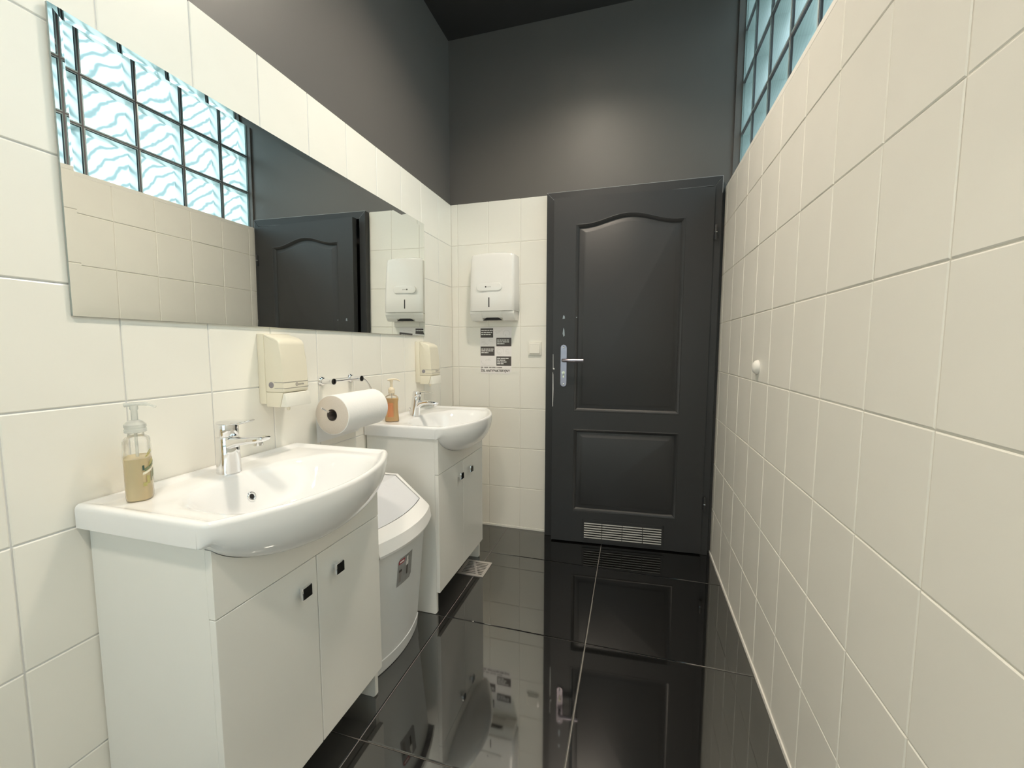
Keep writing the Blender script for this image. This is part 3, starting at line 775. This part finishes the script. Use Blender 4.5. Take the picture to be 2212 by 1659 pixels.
# ------------------------------------------------------------------ wall soap dispensers
def soap_dispenser(y0, dz, label):
    y1 = y0+.101; ym = (y0+y1)/2
    t = thing('soap_dispenser', label, 'dispenser', (0, ym, .955+dz), 'ivory wall soap dispensers')
    Z = lambda z: z+dz
    cover = [(.026, 1.000), (.093, 1.000), (.0955, 1.004), (.0925, 1.039), (.0895, 1.10), (.085, 1.148), (.079, 1.158), (.066, 1.166), (.030, 1.177), (.026, 1.177)]
    obj('cover', prism(B(), [(x, Z(z)) for x, z in cover], 1, y0, y1, .0045, 3), 'plastic_ivory', t, smooth=45)
    obj('back_plate', prism(B(), [(.0005, Z(.963)), (.0262, Z(.963)), (.0262, Z(1.1785)), (.0005, Z(1.1785))], 1, y0+.0005, y1-.0005, .002, 2), 'plastic_ivory', t, smooth=40)
    obj('pump_housing', prism(B(), [(.0262, Z(.9545)), (.076, Z(.9545)), (.089, Z(.9995)), (.0262, Z(.9995))], 1, y0+.002, y1-.002, .0015, 2), 'plastic_ivory', t, smooth=40)
    obj('push_lever', prism(B(), [(.0785, Z(.956)), (.104, Z(.956)), (.0985, Z(.9975)), (.0915, Z(.9975))], 1, y0+.001, y1-.001, .002, 2), 'plastic_ivory_light', t, smooth=40)
    obj('level_window', lathe(B(), (.049, y0+.0005, Z(1.022)), (0,-1,0), [(0, .0092), (.0012, .0092), (.0018, .008)], 28), 'smoked_window', t, smooth=40)
    for z in (1.0305, 1.0125):
        bm = B(); box(bm, (.061, y0-.0005, Z(z)-.0006), (.093, y0+.001, Z(z)+.0006)); box(bm, (.0922, y0+.001, Z(z)-.0006), (.0958 if z < 1.02 else .0942, y1-.001, Z(z)+.0006))
        obj('groove_line', bm, 'print_midgrey', t)
    R = []
    cc = Vector((.0950, ym+.002, Z(1.0222)))
    for a in range(8):
        th = 2*PI*a/8; rr = .0042+.0011*math.cos(th)
        R.append([cc+Vector((.0011*math.sin(th)*.3, rr*math.cos(2*PI*k/20), rr*math.sin(2*PI*k/20))) for k in range(20)])
    bm = B(); rings(bm, R, closed=True); obj('logo_ring', bm, 'print_midgrey', t)
    text('logo_lettering', 'merida', .0075, (.0950, ym+.0085, Z(1.0198)), (0, 1, 0), (0, 0, 1), 'print_midgrey', t, .0003, .022)
    lathe_b = lathe(B(), (.06, ym, Z(.9545)), (0,0,-1), [(0, .006), (.012, .005), (.016, .003)], 14); obj('outlet', lathe_b, 'plastic_ivory', t, smooth=40)
soap_dispenser(-1.441, 0, 'ivory plastic soap dispenser on the wall beside the hanging paper roll')
soap_dispenser(-.4775, -.010, 'ivory plastic soap dispenser on the wall near the room corner')

# ------------------------------------------------------------------ paper roll and its chrome holder
holder = thing('paper_roll_holder', 'chrome wall bar with two posts and a bent rod carrying the paper roll', 'holder', (0, -1.09, 1.012))
for y in (-1.172, -1.009):
    obj('wall_flange', lathe(B(), (.0005, y, 1.012), (1,0,0), [(0, .0185), (.004, .0182), (.008, .0150), (.010, .0115)], 28), 'chrome', holder, smooth=35)
    obj('post', lathe(B(), (.0095, y, 1.012), (1,0,0), [(0, .0105), (.034, .0098), (.036, .0112), (.045, .0112)], 24), 'chrome', holder, smooth=35)
    obj('post_cap', lathe(B(), (.0545, y, 1.012), (1,0,0), [(0, .0112), (.003, .0108), (.0045, .007)], 24), 'black_gloss', holder, smooth=35)
obj('cross_bar', tube(B(), [(.045, -1.172, 1.012), (.045, -1.009, 1.012)], .0036, 12), 'chrome', holder, smooth=50)
RX, RZ, RR = .088, .898, .0705
RY0, RY1 = -1.228, -.985
bm = B()
rod = curve([(.048, -1.009, 1.012), (.052, -.985, 1.006), (.060, -.962, .975), (.074, -.955, .935), (.0855, -.960, .912), (RX, -.985, .9105), (RX, -1.10, .9105), (RX, -1.20, .9105), (RX, -1.238, .9105), (RX+.0, -1.262, .922), (RX-.002, -1.275, .930)], 6)
tube(bm, rod, .0036, 10); obj('bent_rod', bm, 'chrome', holder, smooth=60)
roll_t = thing('paper_roll', 'thick white paper towel roll hanging on the chrome rod', 'paper roll', (RX, (RY0+RY1)/2, RZ-RR))
bm = B(); n = 56
prof = [(RY0, .0215, 1), (RY0, RR-.002, 1), (RY0+.0015, RR, 0), (RY1-.0015, RR, 0), (RY1, RR-.002, 1), (RY1, .0215, 1)]
R = [[Vector((RX+r_*math.cos(2*PI*k/n), y, RZ+r_*math.sin(2*PI*k/n))) for k in range(n)] for y, r_, _ in prof]
rings(bm, R, cap=False)
bm.faces.ensure_lookup_table()
for i, f in enumerate(bm.faces): f.material_index = 1 if i//n in (0, 4) else 0
obj('paper', bm, ['paper_roll', 'paper_roll_end'], roll_t, smooth=40)
bm = B(); R = [[Vector((RX+r_*math.cos(2*PI*k/32), y, RZ+r_*math.sin(2*PI*k/32))) for k in range(32)] for y, r_ in ((RY0+.0003, .0215), (RY0+.0003, .0195), (RY1-.0003, .0195), (RY1-.0003, .0215))]
rings(bm, R, closed=True); obj('cardboard_core', bm, 'cardboard', roll_t, smooth=40)
# loose sheet end lying against the wall behind the roll
bm = B()
pts = curve([(RX-RR*.86, 0, RZ+RR*.51), (RX-RR-.0008, 0, RZ), (RX-RR+.0, 0, RZ-.05), (RX-RR+.001, 0, RZ-.105)], 5)
vv = [[bm.verts.new((max(p.x, .004), y, p.z)) for y in (RY0+.003, RY1-.003)] for p in pts]
for A, C_ in zip(vv, vv[1:]): bm.faces.new((A[0], A[1], C_[1], C_[0]))
obj('loose_sheet', bm, 'paper_roll', roll_t, smooth=60)

# ------------------------------------------------------------------ trash bin
BYC, BH = -1.153, .178
bin_ = thing('trash_bin', 'light grey plastic trash bin with white-rimmed sloping swing lid between the cabinets', 'trash bin', (.18, BYC, 0))
def binsec(z, x0, xs, bul, hw, n=18, r=.02):
    """plan section: straight back and sides, bulged front"""
    o = [(x0, -hw+r), (x0+r*.3, -hw+r*.3), (x0+r, -hw)]
    o.append((xs-r*.6, -hw))
    for k in range(n+1):
        q = -1+2*k/n; o.append((xs+bul*(1-q*q), q*hw*(1-.0*abs(q))))
    o += [(xs-r*.6, hw), (x0+r, hw), (x0+r*.3, hw-r*.3), (x0, hw-r)]
    return [Vector((x, BYC+y, z)) for x, y in o]
bm = B()
rings(bm, [binsec(0, .055, .272, .026, .155), binsec(.003, .052, .276, .027, .158), binsec(.050, .050, .281, .029, .160), binsec(.052, .050, .2785, .029, .1585), binsec(.455, .042, .312, .035, .1725)])
obj('bin_body', bm, 'bin_grey', bin_, smooth=28)
def lidprof(q):      # (x,z) points along the lid from back to front for lateral position q in -1..1
    bul = .036*(1-q*q)
    return [(.036, .455), (.036, .600), (.044, .6205), (.19, .6215), (.322+bul, .512-.004*(1-q*q)), (.330+bul, .503), (.338+bul, .462), (.334+bul, .452)]
def lidpt(q, s):
    P_ = lidprof(q); i = min(int(s), len(P_)-2); t_ = s-i
    return (P_[i][0]*(1-t_)+P_[i+1][0]*t_, P_[i][1]*(1-t_)+P_[i+1][1]*t_)
HWL = .179
def lid_grid(bm, qs, ss, dz=0, hw=HWL):
    vv = [[None]*len(ss) for _ in qs]
    for i, q in enumerate(qs):
        for k, s in enumerate(ss):
            x, z = lidpt(q, s); vv[i][k] = bm.verts.new((x, BYC+q*hw, z+dz))
    return vv
QS = [-1, -.985, -.96, -.90]+[-.9+1.8*k/18 for k in range(1, 18)]+[.90, .96, .985, 1]
SS = [0, 1, 1.5, 2, 2.12, 2.5, 3, 3.2, 3.5, 3.78, 4, 5, 6, 7]
bm = B(); vv = lid_grid(bm, QS, SS)
for v_ in (vv[0], vv[-1]):
    for k, v in enumerate(v_):
        if 2 <= SS[k] <= 5: v.co.z -= .006
for i in range(len(QS)-1):
    for k in range(len(SS)-1):
        hole = SS[k] >= 2.12-1e-6 and SS[k+1] <= 3.78+1e-6 and QS[i] >= -.9-1e-6 and QS[i+1] <= .9+1e-6
        if not hole: bm.faces.new((vv[i][k], vv[i][k+1], vv[i+1][k+1], vv[i+1][k]))
for v_ in (vv[0], vv[-1]):          # side skirts
    lo = [bm.verts.new((v.co.x, v.co.y, min(v.co.z, .455))) for v in v_]
    for k in range(len(SS)-1):
        if max(v_[k].co.z, v_[k+1].co.z) > .4551: bm.faces.new((v_[k], v_[k+1], lo[k+1], lo[k]))
# inner lip of the opening
i0, i1 = QS.index(-.9), QS.index(.9); k0, k1 = SS.index(2.12), SS.index(3.78)
loop = [vv[i0][k] for k in range(k0, k1+1)]+[vv[i][k1] for i in range(i0+1, i1+1)]+[vv[i1][k] for k in range(k1-1, k0-1, -1)]+[vv[i][k0] for i in range(i1-1, i0, -1)]
low = [bm.verts.new(v.co-Vector((0,0,.010))) for v in loop]
for k in range(len(loop)): bm.faces.new((loop[k], loop[(k+1) % len(loop)], low[(k+1) % len(loop)], low[k]))
obj('lid_rim', bm, 'bin_white', bin_, smooth=16)
bm = B(); qs = [-.885+1.77*k/18 for k in range(19)]; ss = [2.135, 2.5, 3, 3.3, 3.6, 3.755]
vv = lid_grid(bm, qs, ss, -.0035)
for i in range(len(qs)-1):
    for k in range(len(ss)-1): bm.faces.new((vv[i][k], vv[i][k+1], vv[i+1][k+1], vv[i+1][k]))
obj('swing_flap', bm, 'bin_flap', bin_, smooth=35)
# sticker on the bowed front
def bfront(y, z):
    q = (y-BYC)/(.1585+(.1725-.1585)*(z-.052)/.403); xs = .2785+(.312-.2785)*(z-.052)/.403
    return xs+(.029+.006*(z-.052)/.403)*(1-q*q)
def stick(y0, y1, z0, z1, m, nm, off=.0007, parent=bin_, cut=0):
    bm = B(); n = 8; cols = []
    for k in range(n+1):
        y = y0+(y1-y0)*k/n; a, b = z0, z1
        if cut and k == 0: b -= cut
        if cut and k == n: a += cut
        cols.append([bm.verts.new((bfront(y, z)+off, y, z)) for z in (a, b)])
    for A, C_ in zip(cols, cols[1:]): bm.faces.new((A[0], C_[0], C_[1], A[1]))
    return obj(nm, bm, m, parent)
SY = -1.178
st = stick(SY-.044, SY+.044, .295, .397, 'sticker_grey', 'sticker', cut=.012)
stick(SY-.040, SY-.006, .376, .391, 'sticker_red', 'sticker_badge', .0012, st, .004); stick(SY-.035, SY-.011, .3805, .3865, 'print_white', 'sticker_badge_bar', .0016, st)
stick(SY+.006, SY+.016, .365, .388, 'print_white', 'sticker_figure', .0012, st); stick(SY+.003, SY+.018, .355, .372, 'print_white', 'sticker_figure', .0013, st)
stick(SY+.007, SY+.016, .320, .354, 'print_dark', 'sticker_figure', .0012, st); stick(SY-.036, SY-.020, .345, .355, 'print_dark', 'sticker_figure', .0012, st); stick(SY-.036, SY-.022, .308, .346, 'print_midgrey', 'sticker_figure', .0012, st)

# ------------------------------------------------------------------ paper towel dispenser on the back wall
pt = thing('paper_towel_dispenser', 'white wall paper towel dispenser with oval badge and dark level slot', 'dispenser', (.298, 0, 1.297))
xc = .2985
def ptsec(z, hw, dep, bul, arch_=0, r=.018, n=16):
    o = [(-hw, -.0006)]
    o += [(-hw+.003, -dep+r), (-hw+.003+r*.35, -dep+r*.3), (-hw+.003+r, -dep)]
    for k in range(1, n):
        q = -1+2*k/n; o.append((q*(hw-.003-r), -dep-bul*(1-q*q)))
    o += [(hw-.003-r, -dep), (hw-.003-r*.35, -dep+r*.3), (hw-.003, -dep+r), (hw, -.0006)]
    return [Vector((xc+x, y, z+arch_*(1-(x/hw)**2)*(.35+.65*min(1, -y/.09)))) for x, y in o]
bm = B()
rings(bm, [ptsec(1.352, .142, .105, .008), ptsec(1.354, .1435, .106, .008), ptsec(1.45, .1435, .104, .010), ptsec(1.60, .1410, .096, .010), ptsec(1.665, .1385, .090, .009, .008), ptsec(1.677, .1365, .085, .007, .011), ptsec(1.681, .130, .076, .004, .012)])
obj('cover', bm, 'plastic_white', pt, smooth=40)
bm = B()      # chute below the cover, with notch
prof = [(-.006, 1.3515), (-.100, 1.3515), (-.100, 1.338), (-.088, 1.315), (-.074, 1.2975), (-.006, 1.2975)]
for a, b in ((xc-.136, xc-.062), (xc+.062, xc+.136)): prism(bm, prof, 0, a, b, .0015, 1)
prism(bm, [(-.006, 1.3515), (-.100, 1.3515), (-.100, 1.338), (-.092, 1.322), (-.086, 1.313), (-.006, 1.313)], 0, xc-.062, xc+.062)
for s in (-1, 1):
    v = [bm.verts.new((xc+s*x, y, z)) for x, y, z in ((.062, -.086, 1.313), (.042, -.086, 1.313), (.062, -.074, 1.2975), (.062, -.092, 1.322), (.042, -.092, 1.322))]
obj('chute', bm, 'plastic_white_matt', pt)
obj('chute_opening', prism(B(), [(xc-.060, 1.2985), (xc+.060, 1.2985), (xc+.036, 1.3145), (xc-.036, 1.3145)], 1, -.0868, -.0742), 'hole_shade', pt)
bm = B()
def pill(d): return [Vector((.287+x, d, 1.490+z)) for x, z in [(.056+.0225*math.cos(t), .0225*math.sin(t)) for t in [-PI/2+PI*k/10 for k in range(11)]]+[(-.056+.0225*math.cos(t), .0225*math.sin(t)) for t in [PI/2+PI*k/10 for k in range(11)]]]
def pills(d, s): return [Vector((.287+(p.x-.287)*s, d, 1.490+(p.z-1.49)*s)) for p in pill(0)]
rings(bm, [pills(-.100, 1), pills(-.1155, 1), pills(-.1175, .97), pills(-.1178, .93)]); obj('badge', bm, 'plastic_white', pt, smooth=35)
obj('logo_dot', lathe(B(), (.268, -.1177, 1.4905), (0,-1,0), [(0, .0048), (.0004, .0048)], 20), 'print_dark', pt)
text('logo_lettering', 'merida', .009, (.2745, -.1180, 1.4878), (1, 0, 0), (0, 0, 1), 'print_midgrey', pt, .0002, .026)
obj('level_slot', box(B(), (.2835, -.1163, 1.3735), (.2895, -.1085, 1.4295), .0012, 1), 'hole_shade', pt)
obj('lock', lathe(B(), (.315, -.060, 1.689), (0,0,1), [(0, .008), (.005, .008), (.006, .006)], 16), 'plastic_white', pt, smooth=40)

# ------------------------------------------------------------------ printed notice
nt_ = thing('notice_sheet', 'printed paper notice with dark text boxes taped under the towel dispenser', 'notice', (.29, 0, .975))
NX = lambda px: .188+(px-610)/540*.204
NZ = lambda py: 1.2625-(py-130)/815*.2865
bm = B(); yb = -.0012
sheet = [(610, 130), (1150, 130), (1150, 905), (1105, 945), (660, 945), (625, 925), (610, 915)]
prism(bm, [(NX(a), NZ(b)) for a, b in sheet], 1, yb, yb-.0004); obj('sheet', bm, 'paper_notice', nt_)
def flat(x0, z0, x1, z1, m, nm, off): obj(nm, box(B(), (NX(x0), yb-.0004-off, NZ(z1)), (NX(x1), yb-.0004, NZ(z0))), m, nt_)
BX = [((620, 150, 838, 312), [(187, 200), (222, 190), (257, 165)]), ((893, 317, 1147, 465), [(356, 205), (388, 218), (420, 125)]),
      ((620, 467, 862, 630), [(513, 212), (545, 208), (577, 125)]), ((893, 640, 1145, 803), [(674, 195), (706, 140), (738, 160), (769, 110)])]
for (a, b, c_, d), lines in BX:
    flat(a, b, c_, d, 'print_dark', 'dark_box', .0002)
    for zc, wd_ in lines:
        x = a+12; bm = B(); end = a+12+wd_
        while x < end-6:
            w_ = min(random.choice((34, 46, 58, 70)), end-x); box(bm, (NX(x), yb-.0008, NZ(zc+8)), (NX(x+w_), yb-.0005, NZ(zc-8))); x += w_+7
        obj('text_line', bm, 'print_white', nt_)
def sketch(pts, wd_=3.5, m='print_grey'):
    bm = B()
    for (a, b), (c_, d) in zip(pts, pts[1:]):
        L = math.hypot(c_-a, d-b) or 1; nx, nz = -(d-b)/L*wd_/2, (c_-a)/L*wd_/2
        bm.faces.new([bm.verts.new((NX(x), yb-.0006, NZ(z))) for x, z in ((a+nx, b+nz), (c_+nx, d+nz), (c_-nx, d-nz), (a-nx, b-nz))])
    obj('line_drawing', bm, m, nt_)
def arc(cx, cz_, rx, rz, a0, a1, n=14): return [(cx+rx*math.cos(math.radians(a0+(a1-a0)*k/n)), cz_+rz*math.sin(math.radians(a0+(a1-a0)*k/n))) for k in range(n+1)]
for q in (arc(1065, 240, 55, 52, 150, 400), arc(1050, 270, 8, 8, 0, 360), [(875, 205), (930, 190), (1000, 178)], [(880, 222), (965, 205)], [(885, 240), (950, 228)],
          [(635, 345), (700, 358)], [(635, 372), (705, 384)], [(635, 396), (720, 408)], arc(800, 370, 35, 30, 180, 330), [(770, 365), (800, 385), (838, 392)], arc(710, 440, 32, 16, 180, 360), [(750, 405), (758, 420)],
          arc(960, 548, 62, 66, 60, 380), arc(945, 560, 34, 38, 0, 300), arc(940, 575, 7, 7, 0, 360), [(1045, 535), (1100, 515)], [(1040, 560), (1110, 545)], [(1050, 582), (1115, 570)], [(1060, 602), (1120, 592)],
          [(705, 720), (715, 700), (800, 712)], [(745, 692), (790, 690)], arc(690, 735, 55, 45, 60, 200), [(625, 800), (740, 802), (870, 808)]): sketch(q)
x = 625
bm = B()
for w_ in (40, 0, 68, 0, 44, 62, 0, 18, 70):
    if w_: box(bm, (NX(x), yb-.0008, NZ(846)), (NX(x+w_), yb-.0004, NZ(826)))
    x += w_+8
obj('text_line', bm, 'print_midgrey', nt_)
text('lettering', 'ŻEL ANTYBAKTERYJNY', .0195, (NX(625), yb-.0007, NZ(912)), (1, 0, 0), (0, 0, 1), 'print_dark', nt_, .0001, NX(1125)-NX(625), .0007)

# ------------------------------------------------------------------ light switch
sw = thing('light_switch', 'square white light switch on the tiles beside the door', 'light switch', (.539, 0, 1.09))
obj('switch_frame', box(B(), (.499, -.009, 1.0905), (.579, -.0005, 1.172), .003, 2), 'white_switch', sw, smooth=30)
bm = B(); prism(bm, [(-.0085, 1.1005), (-.0155, 1.103), (-.012, 1.161), (-.0085, 1.1625)], 0, .5085, .5695, .001, 1)
obj('rocker', bm, 'white_switch', sw)

# ------------------------------------------------------------------ floor drain
dr = thing('floor_drain', 'square steel floor drain grate with slots partly under the cabinet', 'drain', ((DR[0]+DR[1])/2, (DR[2]+DR[3])/2, 0))
x0, x1, y0, y1 = DR
bm = B(); h = .003; m_ = .014
ns = 8; pit = (y1-y0-2*m_)/ns; xm = x0+.55*(x1-x0)
box(bm, (x0, y0, .0002), (x1, y0+m_, h)); box(bm, (x0, y1-m_, .0002), (x1, y1, h)); box(bm, (x0, y0+m_, .0002), (x0+m_, y1-m_, h)); box(bm, (x1-m_, y0+m_, .0002), (x1, y1-m_, h))
for k in range(ns+1): 
    yk = y0+m_+pit*k; box(bm, (x0+m_, max(yk-pit*.26, y0+m_), .0002), (x1-m_, min(yk+pit*.26, y1-m_), h))
for k in range(ns):
    yk = y0+m_+pit*k; xd = x1-m_-.02-(x1-x0-2*m_-.03)*k/ns*-0-(k)*.0095
    xd = x0+m_+.078-.0075*k
    box(bm, (xd, yk+pit*.26, .0002), (xd+.012, yk+pit*.74, h))
obj('grate', bm, 'steel_brushed', dr)
obj('drain_well', box(B(), (x0+.004, y0+.004, .0001), (x1-.004, y1-.004, .0008)), 'hole_shade', dr)

# ------------------------------------------------------------------ round door-stop cap on the right wall
kb = tag(obj('wall_bumper', lathe(B(), (W-.0003, -.751, 1.067), (-1,0,0), [(0, .026), (.003, .0262), (.009, .0235), (.015, .017), (.018, .009), (.019, .001)], 32), 'plastic_white_matt', None, (W, -.751, 1.067), smooth=60),
         'small round white bumper cap on the plain tiled wall', 'wall bumper')
print('objects', len(bpy.data.objects), 'tris', sum(len(m.loop_triangles) or len(m.polygons)*2 for m in bpy.data.meshes))
